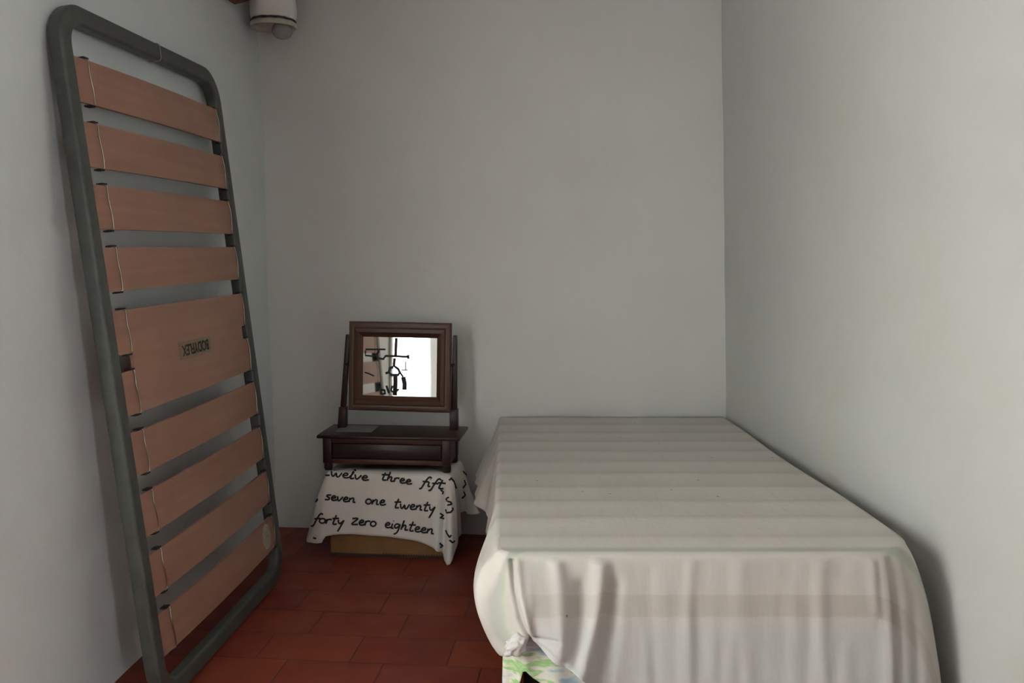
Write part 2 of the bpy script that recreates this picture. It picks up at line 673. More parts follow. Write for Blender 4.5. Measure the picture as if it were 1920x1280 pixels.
# ------------------------------------------------------------------ lamp under the bracket
lm = Matrix.Translation((-0.985, 3.965, 2.186))
lamp = empty('ceiling_lamp', 'old white round lamp with a clear glass bulb, up in the left back corner', 'lamp', lm)
bm = bmesh.new()
lathe(bm, [(0, 0), (0.086, 0), (0.092, -0.006), (0.096, -0.022), (0.090, -0.026), (0.086, -0.010), (0.0, -0.008)], 40)
link_mesh('lamp_base', bm, M_lampwhite, lamp)
bm = bmesh.new()
pts = []
for k in range(40):
    a = 2 * pi * k / 40
    rr = 0.0885 + 0.002 * noise.noise(Vector((cos(a) * 3, sin(a) * 3, 0)))
    pts.append((rr * cos(a), rr * sin(a), 0.002 + 0.003 * noise.noise(Vector((cos(a) * 4, sin(a) * 4, 1)))))
tube(bm, pts, 0.0045, 8, closed=True, radii=[0.004 + 0.004 * abs(noise.noise(Vector((k * 0.7, 3, 1)))) for k in range(40)])
ring = link_mesh('lamp_rim', bm, M_dirt, lamp)
ring['label'] = 'dark dirty rim'
bm = bmesh.new()
lathe(bm, [(0.022, -0.008), (0.024, -0.030), (0.032, -0.040)], 20, (0.036, -0.02, 0))
lathe(bm, [(0.022, -0.008), (0.0, -0.008)], 20, (0.036, -0.02, 0))
so = link_mesh('bulb_socket', bm, M_dirt, lamp)
bm = bmesh.new()
prof = [(0.020, -0.012)] + [(0.042 * sin(a), -0.040 + 0.036 * cos(a)) for a in [radians(x) for x in range(30, 181, 15)]]
prof[-1] = (0.0, -0.076)
lathe(bm, prof, 28, (0.040, -0.02, 0))
gl = link_mesh('glass_bulb', bm, M_glass, lamp)
gl['label'] = 'clear glass bulb'
bm = bmesh.new()
tube(bm, [(-0.055, -0.055, -0.004), (-0.058, -0.056, -0.022)], 0.006, 8)
link_mesh('lamp_clip', bm, M_dirt, lamp)

# ------------------------------------------------------------------ slatted bed frame leaning on the left wall
NB = at_z(300, 1311.5, 0.027)
FB = at_z(521.4, 1070, 0.027)
W = (FB - NB).length
d = (FB - NB).normalized()
a = Vector((-0.1095, 0.009, 0.994))
a = (a - d * a.dot(d)).normalized()
nrm = d.cross(a)
L = 1.858
FM = Matrix(((d.x, a.x, nrm.x, NB.x), (d.y, a.y, nrm.y, NB.y), (d.z, a.z, nrm.z, NB.z), (0, 0, 0, 1)))
frame = empty('slatted_bed_frame', 'grey steel single bed base with curved wooden slats leaning upright against the left wall', 'bed frame', FM)
TW, TD = 0.052, 0.042      # tube section: in the plane, across the plane


def rrect_path(x0, y0, x1, y1, r, n=12):
    out = []
    for cx, cy, a0 in ((x1 - r, y0 + r, -90), (x1 - r, y1 - r, 0), (x0 + r, y1 - r, 90), (x0 + r, y0 + r, 180)):
        for k in range(n + 1):
            t = radians(a0 + 90 * k / n)
            out.append((Vector((cx + r * cos(t), cy + r * sin(t))), Vector((cos(t), sin(t)))))
    return out


bm = bmesh.new()
path = rrect_path(0, 0, W, L, 0.095, 14)
sec = []
for cx, cy, a0 in ((1, -1, -90), (1, 1, 0), (-1, 1, 90), (-1, -1, 180)):
    rr = 0.010
    for k in range(5):
        t = radians(a0 + 90 * k / 4)
        sec.append((cx * (TW / 2 - rr) + rr * cos(t), cy * (TD / 2 - rr) + rr * sin(t)))
rings = [[bm.verts.new((p.x + nn.x * s, p.y + nn.y * s, q)) for s, q in sec] for p, nn in path]
for i in range(len(rings)):
    A, B = rings[i], rings[(i + 1) % len(rings)]
    for k in range(len(sec)):
        bm.faces.new((A[k], A[(k + 1) % len(sec)], B[(k + 1) % len(sec)], B[k]))
flat(link_mesh('steel_frame', bm, M_tube, frame), 60)
# weld ring on the top tube
bm = bmesh.new()
for sx in (0.560, 0.568):
    pass
pts = [(0.564, L + s * 1.03, q * 1.03) for s, q in sec]
tube(bm, pts, 0.0022, 6, closed=True)
w_ = link_mesh('weld_seam', bm, M_weld, frame)
w_['label'] = 'pale weld ring'

TOPS = [1.741, 1.572, 1.408, 1.241, 1.070, 0.903, 0.737, 0.567, 0.398, 0.227]
SW = 0.118
S0, S1 = 0.014, 0.996
Z0 = 0.006


def slat_outline(t_top, t_bot, notch=False):
    pts = []
    rc = 0.010
    def corner(cx, cy, a0):
        for k in range(5):
            t = radians(a0 + 90 * k / 4)
            pts.append((cx + rc * cos(t), cy + rc * sin(t)))
    def dense(p0, p1, n):
        for k in range(1, n):
            pts.append((p0[0] + (p1[0] - p0[0]) * k / n, p0[1] + (p1[1] - p0[1]) * k / n))
    corner(S0 + rc, t_bot + rc, 180)
    dense((S0 + rc, t_bot), (S1 - rc, t_bot), 24)
    corner(S1 - rc, t_bot + rc, 270)
    if notch:
        m0, m1 = t_bot + SW, t_top - SW
        pts += [(S1, m0 - 0.002), (S1 - 0.006, m0), (S1 - 0.046, m0 + 0.002), (S1 - 0.048, (m0 + m1) / 2), (S1 - 0.046, m1 - 0.002), (S1 - 0.006, m1), (S1, m1 + 0.002)]
    corner(S1 - rc, t_top - rc, 0)
    dense((S1 - rc, t_top), (S0 + rc, t_top), 24)
    corner(S0 + rc, t_top - rc, 90)
    if notch:
        pts += [(S0, m1 + 0.002), (S0 + 0.006, m1), (S0 + 0.084, m1 - 0.002), (S0 + 0.087, (m0 + m1) / 2), (S0 + 0.084, m0 + 0.002), (S0 + 0.006, m0), (S0, m0 - 0.002)]
    return pts


def bow(s):
    return Z0 + 0.010 * (1 - ((s - (S0 + S1) / 2) / ((S1 - S0) / 2)) ** 2)


def make_slat(t_top, t_bot, notch=False):
    """strip body: triangulated plan split by s columns so the board can bow"""
    out = slat_outline(t_top, t_bot, notch)
    bm = bmesh.new()
    th = 0.009
    vs = [bm.verts.new((s, t, 0)) for s, t in out]
    f = bm.faces.new(vs)
    for k in range(1, 24):
        s = S0 + (S1 - S0) * k / 24
        bmesh.ops.bisect_plane(bm, geom=bm.verts[:] + bm.edges[:] + bm.faces[:], plane_co=(s, 0, 0), plane_no=(1, 0, 0), dist=1e-5)
    for v in bm.verts:
        v.co.z = bow(v.co.x)
    faces = bm.faces[:]
    r = bmesh.ops.extrude_face_region(bm, geom=faces)
    for g in r['geom']:
        if isinstance(g, bmesh.types.BMVert):
            g.co.z += th
    return flat(link_mesh('slat', bm, M_slat, frame), 40)


def make_clip(t_top, parent, s, side):
    """bowed steel wire hoop over the slat end, in the slat's coordinates"""
    tb, tt = t_top - SW, t_top
    z = bow(s) + 0.011
    sg = 1 if side < 0 else -1
    pts = [(s - 0.022 * sg, tt + 0.003, z - 0.014), (s - 0.008 * sg, tt + 0.003, z - 0.004), (s - 0.001 * sg, tt - 0.001, z + 0.001)]
    for k in range(1, 12):
        t = k / 12
        b = sin(pi * t) * 0.006 + 0.0035 * sin(2 * pi * t)
        pts.append((s - b * sg, tt - 0.001 - t * (SW - 0.002), z + 0.0015 + 0.003 * sin(pi * t)))
    pts += [(s + 0.001 * sg, tb + 0.001, z + 0.001), (s - 0.008 * sg, tb - 0.003, z - 0.004), (s - 0.022 * sg, tb - 0.003, z - 0.014)]
    bm = bmesh.new()
    tube(bm, pts, 0.0019, 6)
    o = link_mesh('wire_clip', bm, M_wire, parent)
    return o


def make_holder(t_top, s, side):
    for t in (t_top + 0.004, t_top - SW - 0.004):
        bm = bmesh.new()
        x0, x1 = (s - 0.022, s + 0.004) if side < 0 else (s - 0.004, W - 0.016)
        box(bm, (x0, t - 0.0025, 0.002), (x1, t + 0.0025, bow(s) + 0.012), 0.001)
        flat(link_mesh('clip_holder', bm, M_rubber, frame))


for i, tt in enumerate(TOPS):
    if i == 5:
        continue
    if i == 4:
        sl = make_slat(TOPS[4], TOPS[5] - SW, True)
        sl['label'] = 'wide double slat with a printed plate'
        tops = (TOPS[4], TOPS[5])
        wide = sl
    else:
        sl = make_slat(tt, tt - SW)
        tops = (tt,)
    for t_ in tops:
        for side, s in ((-1, 0.092), (1, 0.978)):
            make_clip(t_, sl, s, side)
            make_holder(t_, s, side)
    last = sl

# printed plate on the wide slat, upside down
PC = Vector((0.505, 0.922))
zp = bow(PC.x) + 0.0095
bm = bmesh.new()
box(bm, (PC.x - 0.122, PC.y - 0.026, zp - 0.001), (PC.x + 0.122, PC.y + 0.026, zp + 0.0006), 0.0003)
plate = flat(link_mesh('printed_plate', bm, M_plate, wide))
plate['label'] = 'tan name plate with black lettering'
cu = bpy.data.curves.new('lettering', 'FONT')
cu.body = 'BODYFLEX'
cu.size = 0.046
cu.offset = 0.0010
cu.extrude = 0.0003
cu.align_x = 'CENTER'
cu.align_y = 'CENTER'
tmp = bpy.data.objects.new('tmp_text', cu)
col.objects.link(tmp)
bpy.context.view_layer.update()
dg = bpy.context.evaluated_depsgraph_get()
me = bpy.data.meshes.new_from_object(tmp.evaluated_get(dg))
bpy.data.objects.remove(tmp)
xs = [v.co.x for v in me.vertices]
sx = 0.205 / (max(xs) - min(xs))
for v in me.vertices:
    x, y, z = v.co
    v.co = (PC.x - x * sx, PC.y - y, zp + 0.0008 + z)
me.materials.clear()
me.materials.append(M_ink)
lt = bpy.data.objects.new('plate_lettering', me)
col.objects.link(lt)
lt.parent = wide
lt['label'] = 'black capital letters, upside down'
# round paper sticker on the lowest slat
bm = bmesh.new()
SC = Vector((0.905, 0.172))
zs = bow(SC.x) + 0.0092
lathe(bm, [(0.0, 0.0014), (0.043, 0.0014), (0.046, 0.0), (0.046, -0.001)], 40, (SC.x, SC.y, zs))
st = link_mesh('round_sticker', bm, M_sticker, last)
st['label'] = 'cream round paper sticker'
bm = bmesh.new()
for rr in (0.036, 0.020):
    tube(bm, [(SC.x + rr * cos(2 * pi * k / 36), SC.y + rr * sin(2 * pi * k / 36), zs + 0.0014) for k in range(36)], 0.0008, 5, closed=True)
for k in range(7):
    x = SC.x - 0.012 + 0.004 * k
    tube(bm, [(x, SC.y - 0.007, zs + 0.0014), (x + 0.001, SC.y + 0.007, zs + 0.0014)], 0.0007, 5)
sp = link_mesh('sticker_print', bm, mat_plain('grey_print', (0.25, 0.24, 0.19), 0.7), last)

# ------------------------------------------------------------------ corner group: box, cloth, mirror stand
PHI = radians(5.5)
O = Vector((-0.758, 3.748, 0))
UX, UY = Vector((cos(PHI), -sin(PHI), 0)), Vector((sin(PHI), cos(PHI), 0))
DM = Matrix.Translation(O) @ Matrix.Rotation(-PHI, 4, 'Z')


def loc(x, y, v):
    """image point -> local (u, v, z) on the plane at depth v of the corner group"""
    p = at_plane(x, y, O + UY * v, UY) - O
    return Vector((p.dot(UX), v, p.z))


ZB = 0.346            # top of the cardboard box
BU0, BU1, BV0, BV1 = 0.014, 0.512, -0.020, 0.235
bx = empty('cardboard_box', 'brown cardboard box under the handwriting cloth, carrying the mirror stand', 'box', DM)
bm = bmesh.new()
box(bm, (BU0, BV0, 0.012), (BU1, BV1, ZB), 0.004)
flat(link_mesh('box_body', bm, M_card, bx), 50)
bm = bmesh.new()
box(bm, (BU0 + 0.004, BV0 + 0.003, 0.0), (BU1 - 0.004, BV1 - 0.003, 0.013), 0.0)
for k in range(34):
    u = BU0 + 0.22 + k * 0.0105
    if u > BU1 - 0.01:
        break
    box(bm, (u, BV0 - 0.0005, 0.002), (u + 0.004, BV0 + 0.004, 0.019), 0.0008)
bb = flat(link_mesh('bottom_flap', bm, mat_plain('grey_cardboard', (0.055, 0.040, 0.032), 0.9), bx))
bb['label'] = 'dark corrugated bottom edge'

# --- cloth: top sheet plus a draped skirt between the box edge and a hem
cloth_path = []      # (edge point u,v ; outward)
def addp(u, v, ox, oy):
    cloth_path.append((Vector((u, v)), Vector((ox, oy)).normalized()))
e = 0.004
for k in range(14):
    addp(BU0 - e, BV1 - (BV1 - BV0) * k / 14, -1, 0)
for k in range(9):
    t = radians(180 + 90 * k / 8)
    addp(BU0 + 0.004 + 0.008 * cos(t), BV0 + 0.004 + 0.008 * sin(t), cos(t), sin(t))
for k in range(1, 40):
    addp(BU0 + (BU1 - BU0) * k / 40, BV0 - e, 0, -1)
for k in range(9):
    t = radians(270 + 90 * k / 8)
    addp(BU1 - 0.004 + 0.008 * cos(t), BV0 + 0.004 + 0.008 * sin(t), cos(t), sin(t))
for k in range(1, 27):
    addp(BU1 + e, BV0 + (BV1 - BV0) * k / 26, 1, 0)
NP = len(cloth_path)
iL, iLe, iR, iRe = 14, 22, 62, 70
h = lambda x, y, v: loc(x, y, v)
hem_tab = [
    (0, (BU0 - 0.05, 0.22, 0.16)), (7, (BU0 - 0.055, 0.10, 0.14)), (12, h(590, 975, 0.03)), (14, h(579, 1010, 0.0)), (17, h(586, 1016, -0.03)), (20, h(606, 1016, -0.055)),
    (22, h(612, 1004, -0.040)), (24, h(640, 1000, -0.034)), (36, h(705, 1003, -0.036)), (46, h(762, 1009, -0.038)), (54, h(800, 1019, -0.042)),
    (60, h(823, 1032, -0.052)), (62, h(829, 1041, -0.062)), (64, h(836, 1057, -0.075)), (66, h(841, 1046, -0.062)), (69, h(857, 1016, -0.040)), (72, h(862, 1003, -0.004)),
    (76, h(858, 985, 0.030)), (79, h(872, 958, 0.075)), (81, h(872, 964, 0.090)), (86, h(896, 962, 0.130)), (90, h(890, 955, 0.170)), (96, (BU1 + 0.05, 0.225, 0.17)),
]
NTV = 26


def cloth_pt(i, t):
    p, o = cloth_path[i]
    top = Vector((p.x, p.y, ZB + 0.004))
    hem = lerp_table(hem_tab, i)
    # smooth shoulder, then hang
    q = top.lerp(hem, t)
    sh = 0.010 * (1 - math.exp(-t * 18))
    bul = 0.0
    if iLe - 6 < i < iLe + 1:
        bul = 0.016 * sin(pi * min(1, t * 1.02)) ** 1.5
    if iR - 1 <= i <= iRe + 12:
        bul = 0.006 * sin(pi * t)
    q += Vector((o.x, o.y, 0)) * (sh + bul)
    # pleats at the right corner and soft waves
    fold = 0.0
    fold -= 0.034 * math.exp(-((i - 61.8) / 1.2) ** 2) * min(1, t * 2.5)
    fold += 0.014 * math.exp(-((i - 59.2) / 1.2) ** 2) * min(1, t * 3)
    fold += 0.020 * math.exp(-((i - 65.5) / 1.5) ** 2) * t - 0.016 * math.exp(-((i - 70.5) / 1.3) ** 2) * t
    fold -= 0.030 * math.exp(-((i - 77.5) / 1.6) ** 2) * t
    if 24 < i < 58:
        fold += 0.0022 * t * sin(i * 0.55 + 2 * t)
    q += Vector((o.x, o.y, 0)) * fold
    return q


bm = bmesh.new()
V = [[bm.verts.new(cloth_pt(i, j / NTV)) for j in range(NTV + 1)] for i in range(NP)]
for i in range(NP - 1):
    for j in range(NTV):
        bm.faces.new((V[i][j], V[i + 1][j], V[i + 1][j + 1], V[i][j + 1]))
# top sheet: fan columns to a spine
spine = [bm.verts.new((min(max(cloth_path[i][0].x, BU0 + 0.12), BU1 - 0.12), 0.12, ZB + 0.003)) for i in range(NP)]
for i in range(NP - 1):
    bm.faces.new((V[i][0], spine[i], spine[i + 1], V[i + 1][0]))
bmesh.ops.remove_doubles(bm, verts=spine, dist=1e-5)
bmesh.ops.recalc_face_normals(bm, faces=bm.faces[:])
bvh = BVHTree.FromBMesh(bm)
cloth = link_mesh('printed_cloth', bm, M_textcloth, None, True, DM)
tag(cloth, 'cream cloth printed with black handwritten number words, draped over the cardboard box', 'cloth')
sol = cloth.modifiers.new('thickness', 'SOLIDIFY')
sol.thickness = 0.0016
sol.offset = -1

# --- handwriting printed on the cloth
def circ(cx, cy, rx, ry, n=10, a0=60):
    return [(cx + rx * cos(radians(a0 + 360 * k / n)), cy + ry * sin(radians(a0 + 360 * k / n))) for k in range(n + 1)]


GL = {
    't': (0.62, [[(0.34, 1.9), (0.18, 0.25), (0.3, 0.0), (0.55, 0.12)], [(0.0, 1.15), (0.66, 1.3)]]),
    'w': (1.0, [[(0.0, 0.95), (0.12, 0.2), (0.28, 0.02), (0.44, 0.75), (0.54, 0.1), (0.72, 0.05), (0.92, 0.98)]]),
    'e': (0.64, [[(0.0, 0.42), (0.42, 0.62), (0.40, 0.95), (0.2, 0.98), (0.06, 0.5), (0.18, 0.05), (0.42, 0.04), (0.66, 0.25)]]),
    'l': (0.42, [[(0.0, 0.3), (0.34, 1.7), (0.24, 1.9), (0.10, 0.2), (0.22, 0.0), (0.42, 0.2)]]),
    'v': (0.62, [[(0.0, 1.0), (0.22, 0.0), (0.56, 1.02)]]),
    'h': (0.72, [[(0.16, 1.9), (0.02, 0.0)], [(0.05, 0.4), (0.26, 0.95), (0.42, 0.8), (0.42, 0.05), (0.7, 0.15)]]),
    'r': (0.55, [[(0.04, 0.95), (0.02, 0.0)], [(0.03, 0.5), (0.2, 0.92), (0.5, 0.9)]]),
    'i': (0.30, [[(0.08, 0.95), (0.06, 0.05), (0.26, 0.1)], [(0.12, 1.5), (0.14, 1.56)]]),
    'f': (0.55, [[(0.75, 1.75), (0.6, 2.0), (0.42, 1.6), (0.2, 0.3), (0.05, -0.7), (-0.12, -0.75)], [(0.05, 0.8), (0.6, 0.95)]]),
    's': (0.60, [[(0.52, 1.1), (0.2, 1.05), (0.14, 0.75), (0.42, 0.45), (0.36, 0.06), (0.0, 0.0)]]),
    'n': (0.72, [[(0.04, 0.95), (0.02, 0.0)], [(0.03, 0.45), (0.28, 0.95), (0.44, 0.8), (0.46, 0.1), (0.68, 0.1)]]),
    'o': (0.66, [circ(0.28, 0.5, 0.27, 0.48)]),
    'y': (0.66, [[(0.0, 1.0), (0.1, 0.4), (0.28, 0.3), (0.56, 1.0)], [(0.56, 1.0), (0.3, -0.7), (0.16, -1.4)]]),
    'z': (0.72, [[(0.0, 1.1), (0.56, 1.2), (0.02, 0.02), (0.66, 0.08)]]),
    'g': (0.70, [[(0.52, 0.9), (0.2, 0.98), (0.02, 0.55), (0.2, 0.15), (0.52, 0.75)], [(0.54, 0.98), (0.4, -0.6), (0.1, -1.1)]]),
    '5': (0.6, [[(0.55, 1.2), (0.05, 1.15), (0.0, 0.6), (0.4, 0.6), (0.42, 0.1), (0.0, 0.0)]]),
}
# word, left x, right x, baseline y left, baseline y right, x-height in image pixels
WORDS = [
    ('twelve', 606, 691, 890, 901, 8.5), ('three', 714, 772, 899, 908, 8.5), ('fift', 790, 832, 909, 917, 9.0),
    ('seven', 609, 667, 936, 942, 8.5), ('one', 685, 723, 944, 947, 9.5), ('twenty', 738, 816, 951, 959, 9.0),
    ('forty', 588, 645, 979, 984, 9.0), ('zero', 659, 706, 982, 987, 9.5), ('eighteen', 721, 814, 988, 1001, 9.5),
]
bm = bmesh.new()


def on_cloth(x, y):
    o_ = loc(x, y, -0.30)
    target = loc(x, y, 0.05)
    hit = bvh.ray_cast(o_, (target - o_).normalized())
    return hit[0], hit[1], (target - o_).normalized()


def stroke(pts, r, bm):
    """pts in image pixels; drawn as a thin raised ink line lying on the cloth"""
    dense = []
    for k in range(len(pts) - 1):
        n = max(1, int(math.hypot(pts[k + 1][0] - pts[k][0], pts[k + 1][1] - pts[k][1]) / 1.6))
        for m in range(n):
            f_ = m / n
            dense.append((pts[k][0] + (pts[k + 1][0] - pts[k][0]) * f_, pts[k][1] + (pts[k + 1][1] - pts[k][1]) * f_))
    dense.append(pts[-1])
    run = []
    runs = [run]
    for q in dense:
        p, n_, dr = on_cloth(*q)
        if p is None:
            run = []
            runs.append(run)
            continue
        n2 = n_ if n_.dot(dr) < 0 else -n_
        p = p + n2 * 0.0006
        if run and (p - run[-1]).length > 0.02:
            run = []
            runs.append(run)
        if not run or (p - run[-1]).length > 0.0004:
            run.append(p)
    for rn in runs:
        if len(rn) > 1:
            tube(bm, rn, r, 6)


for word, x0, x1, y0, y1, xh in WORDS:
    bm = bmesh.new()
    wtot = sum(GL[c][0] for c in word)
    kx = (x1 - x0) / wtot
    cx = 0.0
    for c in word:
        wd, strokes = GL[c]
        for s_ in strokes:
            pp = []
            for gx, gy in s_:
                px = x0 + (cx + gx + gy * 0.10) * kx
                f_ = (px - x0) / (x1 - x0)
                py = y0 + (y1 - y0) * f_ - gy * xh
                pp.append((px, py))
            # soften
            sm = []
            for k in range(len(pp) - 1):
                p0 = pp[max(k - 1, 0)]; p1 = pp[k]; p2 = pp[k + 1]; p3 = pp[min(k + 2, len(pp) - 1)]
                for m in range(4):
                    t = m / 4
                    sm.append(tuple(0.5 * ((2 * p1[q]) + (-p0[q] + p2[q]) * t + (2 * p0[q] - 5 * p1[q] + 4 * p2[q] - p3[q]) * t * t + (-p0[q] + 3 * p1[q] - 3 * p2[q] + p3[q]) * t ** 3) for q in (0, 1)))
            sm.append(pp[-1])
            stroke(sm, 0.0037, bm)
        cx += wd
    link_mesh('handwritten_word', bm, M_ink, cloth)['label'] = 'black handwritten word ' + word
bm = bmesh.new()
# letters that run round onto the side falls
for pts in ([(591, 920), (594, 926), (589, 930)], [(592, 933), (596, 937), (591, 941)],
            [(842, 932), (836, 934), (838, 939), (845, 941), (847, 945), (838, 947)], [(835, 955), (838, 961), (845, 960), (849, 955), (848, 951)],
            [(826, 918), (831, 922), (829, 926)], [(825, 962), (831, 966), (825, 970), (832, 972)], [(836, 994), (839, 1001), (843, 1007), (846, 1003)], [(843, 1012), (848, 1017), (852, 1014)],
            [(824, 1018), (830, 1023), (825, 1026)], [(845, 895), (851, 903), (855, 915)], [(868, 884), (874, 890)], [(870, 900), (873, 908), (868, 914)], [(869, 922), (872, 928), (866, 934)], [(588, 1008), (593, 1009)],
            [(842, 900), (846, 897)], [(872, 893), (876, 888)]):
    stroke(pts, 0.0037, bm)
ltr = link_mesh('handwritten_letters', bm, M_ink, cloth)
ltr['label'] = 'black handwritten letters on the side falls'
ltr['kind'] = 'stuff'

# --- the mirror stand
ms = empty('mirror_stand', 'dark mahogany table mirror stand with a shallow drawer, standing on the cloth covered box', 'mirror stand', DM)
ZF = ZB + 0.0065
CU0, CU1, CV0, CV1 = -0.016, 0.512, 0.0, 0.215
ZT = 0.489           # underside of the top board
for u0, v0 in ((CU0, CV0), (CU1 - 0.036, CV0), (CU0, CV1 - 0.034), (CU1 - 0.036, CV1 - 0.034)):
    bm = bmesh.new()
    box(bm, (u0, v0, ZF + 0.030), (u0 + 0.036, v0 + 0.034, ZT), 0.0025)
    lathe(bm, [(0.0, 0.0), (0.015, 0.0), (0.0178, 0.008), (0.0178, 0.020), (0.0165, 0.030), (0.0, 0.030)], 16, (u0 + 0.018, v0 + 0.017, ZF))
    flat(link_mesh('corner_leg', bm, M_mahog_v, ms), 45)
boxmesh('top_rail', (CU0 + 0.030, 0.004, 0.466), (CU1 - 0.030, 0.022, ZT), M_mahog_mid, ms, 0.002)
boxmesh('bottom_rail', (CU0 + 0.030, 0.004, 0.381), (CU1 - 0.030, 0.022, 0.401), M_mahog_mid, ms, 0.002)
bm = bmesh.new()
box(bm, (CU0 + 0.040, 0.007, 0.4035), (CU1 - 0.040, 0.19, 0.4635), 0.002)
box(bm, (CU0 + 0.052, 0.0062, 0.413), (CU1 - 0.052, 0.012, 0.454), 0.0015)
dr = flat(link_mesh('drawer', bm, M_drawer, ms), 45)
for u0, u1 in ((CU0 + 0.006, CU0 + 0.018), (CU1 - 0.018, CU1 - 0.006)):
    boxmesh('side_panel', (u0, 0.030, 0.381), (u1, CV1 - 0.030, ZT), M_mahog, ms, 0.001)
boxmesh('back_panel', (CU0 + 0.03, CV1 - 0.018, 0.381), (CU1 - 0.03, CV1 - 0.008, ZT), M_mahog, ms, 0.001)
bm = bmesh.new()
TU0, TU1, TV0, TV1 = -0.034, 0.553, -0.022, 0.222
box(bm, (TU0, TV0, ZT), (TU1, TV1, ZT + 0.014), 0.004, 3)
flat(link_mesh('top_board', bm, M_mahog, ms), 45)
ZTT = ZT + 0.014
# posts: square block, then a slender tapering upright leaning inwards
PV = 0.150
for bu0, bu1, tu0, tu1, sgn in ((0.008, 0.044, 0.049, 0.066, -1), (0.487, 0.521, 0.503, 0.519, 1)):
    zb = 0.585
    lean = 0.008 if sgn < 0 else 0.0
    bm = bmesh.new()
    def frustum(x0, x1, z0, y0, y1, X0, X1, z1, Y0, Y1):
        vs = [bm.verts.new(c) for c in ((x0, y0, z0), (x1, y0, z0), (x1, y1, z0), (x0, y1, z0), (X0, Y0, z1), (X1, Y0, z1), (X1, Y1, z1), (X0, Y1, z1))]
        fs = [bm.faces.new([vs[k] for k in f]) for f in ((0, 3, 2, 1), (4, 5, 6, 7), (0, 1, 5, 4), (1, 2, 6, 5), (2, 3, 7, 6), (3, 0, 4, 7))]
        es = set()
        for f in fs:
            es.update(f.edges)
        bmesh.ops.bevel(bm, geom=list(es), offset=0.002, segments=2, profile=0.5, affect='EDGES')
    frustum(bu0, bu1, ZTT - 0.002, PV - 0.018, PV + 0.018, bu0 + lean, bu1 + lean * 0.4, zb, PV - 0.017, PV + 0.017)
    frustum(bu0 + lean - 0.001, bu1 + lean * 0.4 + 0.001, zb, PV - 0.019, PV + 0.019, bu0 + lean, bu1 + lean * 0.4, zb + 0.006, PV - 0.018, PV + 0.018)
    frustum(bu0 + lean + 0.005, bu1 + lean * 0.4 - 0.004, zb + 0.006, PV - 0.012, PV + 0.012, tu0, tu1, 0.898, PV - 0.008, PV + 0.008)
    flat(link_mesh('mirror_post', bm, M_mahog_v, ms), 45)
# tilting mirror: built round its own centre, then tipped back
mu, mz, mw, mh = 0.2825, 0.768, 0.428, 0.370
MV = 0.118
tilt = radians(3.0)
MM = Matrix.Translation((mu, MV, mz)) @ Matrix.Rotation(-tilt, 4, 'X') @ Matrix.Rotation(radians(0.7), 4, 'Y')
gw, gh = 0.311, 0.244
prof_f = [(0.0, 0.020), (0.0, -0.004), (0.004, -0.010), (0.014, -0.012), (0.022, -0.010), (0.026, -0.014), (0.040, -0.016), (0.046, -0.012), (0.052, -0.004), (0.0585, 0.000), (0.0585, 0.012), (0.0, 0.020)]


def frame_side(k):
    """one mitred moulding: k = 0 bottom, 1 right, 2 top, 3 left"""
    bm = bmesh.new()
    hw, hh = mw / 2, mh / 2
    fx, fz = (mw - gw) / 2 / 0.0585, (mh - gh) / 2 / 0.0585
    cs = [(-hw, -hh), (hw, -hh), (hw, hh), (-hw, hh)]
    A, B = cs[k], cs[(k + 1) % 4]
    ra, rb = [], []
    for q, y in prof_f[:-1]:
        def inset(c):
            return (c[0] - math.copysign(q * fx, c[0]), y, c[1] - math.copysign(q * fz, c[1]))
        ra.append(bm.verts.new(inset(A)))
        rb.append(bm.verts.new(inset(B)))
    n = len(ra)
    for i in range(n):
        bm.faces.new((ra[i], ra[(i + 1) % n], rb[(i + 1) % n], rb[i]))
    bm.faces.new(ra[::-1])
    bm.faces.new(rb)
    return bm


bmall = bmesh.new()
mf_me = []
bmF = bmesh.new()
for k in range(4):
    b_ = frame_side(k)
    m_ = bpy.data.meshes.new('side')
    b_.to_mesh(m_)
    b_.free()
    n0 = len(bmF.faces)
    bmF.from_mesh(m_)
    bmF.faces.ensure_lookup_table()
    for f in bmF.faces[n0:]:
        f.material_index = k % 2
    bpy.data.meshes.remove(m_)
bmall.free()
mf = flat(link_mesh('mirror_frame', bmF, [M_frame_h, M_frame_v], ms, True), 35)
mf.matrix_local = MM
mf['label'] = 'moulded brown mirror frame'
bm = bmesh.new()
box(bm, (-gw / 2 - 0.004, 0.002, -gh / 2 - 0.004), (gw / 2 + 0.004, 0.010, gh / 2 + 0.004))
mg = flat(link_mesh('mirror_glass', bm, M_mirror, mf))
mg['label'] = 'bright mirror glass'
for s_, u_ in ((-1, 0.060), (1, 0.500)):
    bm = bmesh.new()
    tube(bm, [(u_ - 0.012, PV - 0.012, 0.775), (u_ + 0.012, PV - 0.012, 0.775)], 0.006, 10)
    link_mesh('pivot_pin', bm, M_iron, ms)
# pale sheet on the top board
bm = bmesh.new()
box(bm, (0.022, 0.05, ZTT + 0.0004), (0.175, 0.19, ZTT + 0.002), 0.0004)
pp = flat(link_mesh('pale_sheet', bm, M_pale_sheet, None, True, DM))
tag(pp, 'pale grey sheet lying on the left of the mirror stand top', 'paper')

# ------------------------------------------------------------------ bed
ZM = 0.535
BX0, BX1, BY0, BY1 = -0.048, 0.965, 2.168, 3.965
bed = empty('single_bed', 'single bed hidden under the striped cotton bedspread along the right wall', 'bed', Matrix.Translation((0.44, 3.06, 0)))


def rounded_slab(name, x0, y0, x1, y1, z0, z1, bev, mat, parent):
    bm = bmesh.new()
    box(bm, (x0 - 0.44, y0 - 3.06, z0), (x1 - 0.44, y1 - 3.06, z1), bev, 4)
    return link_mesh(name, bm, mat, parent)


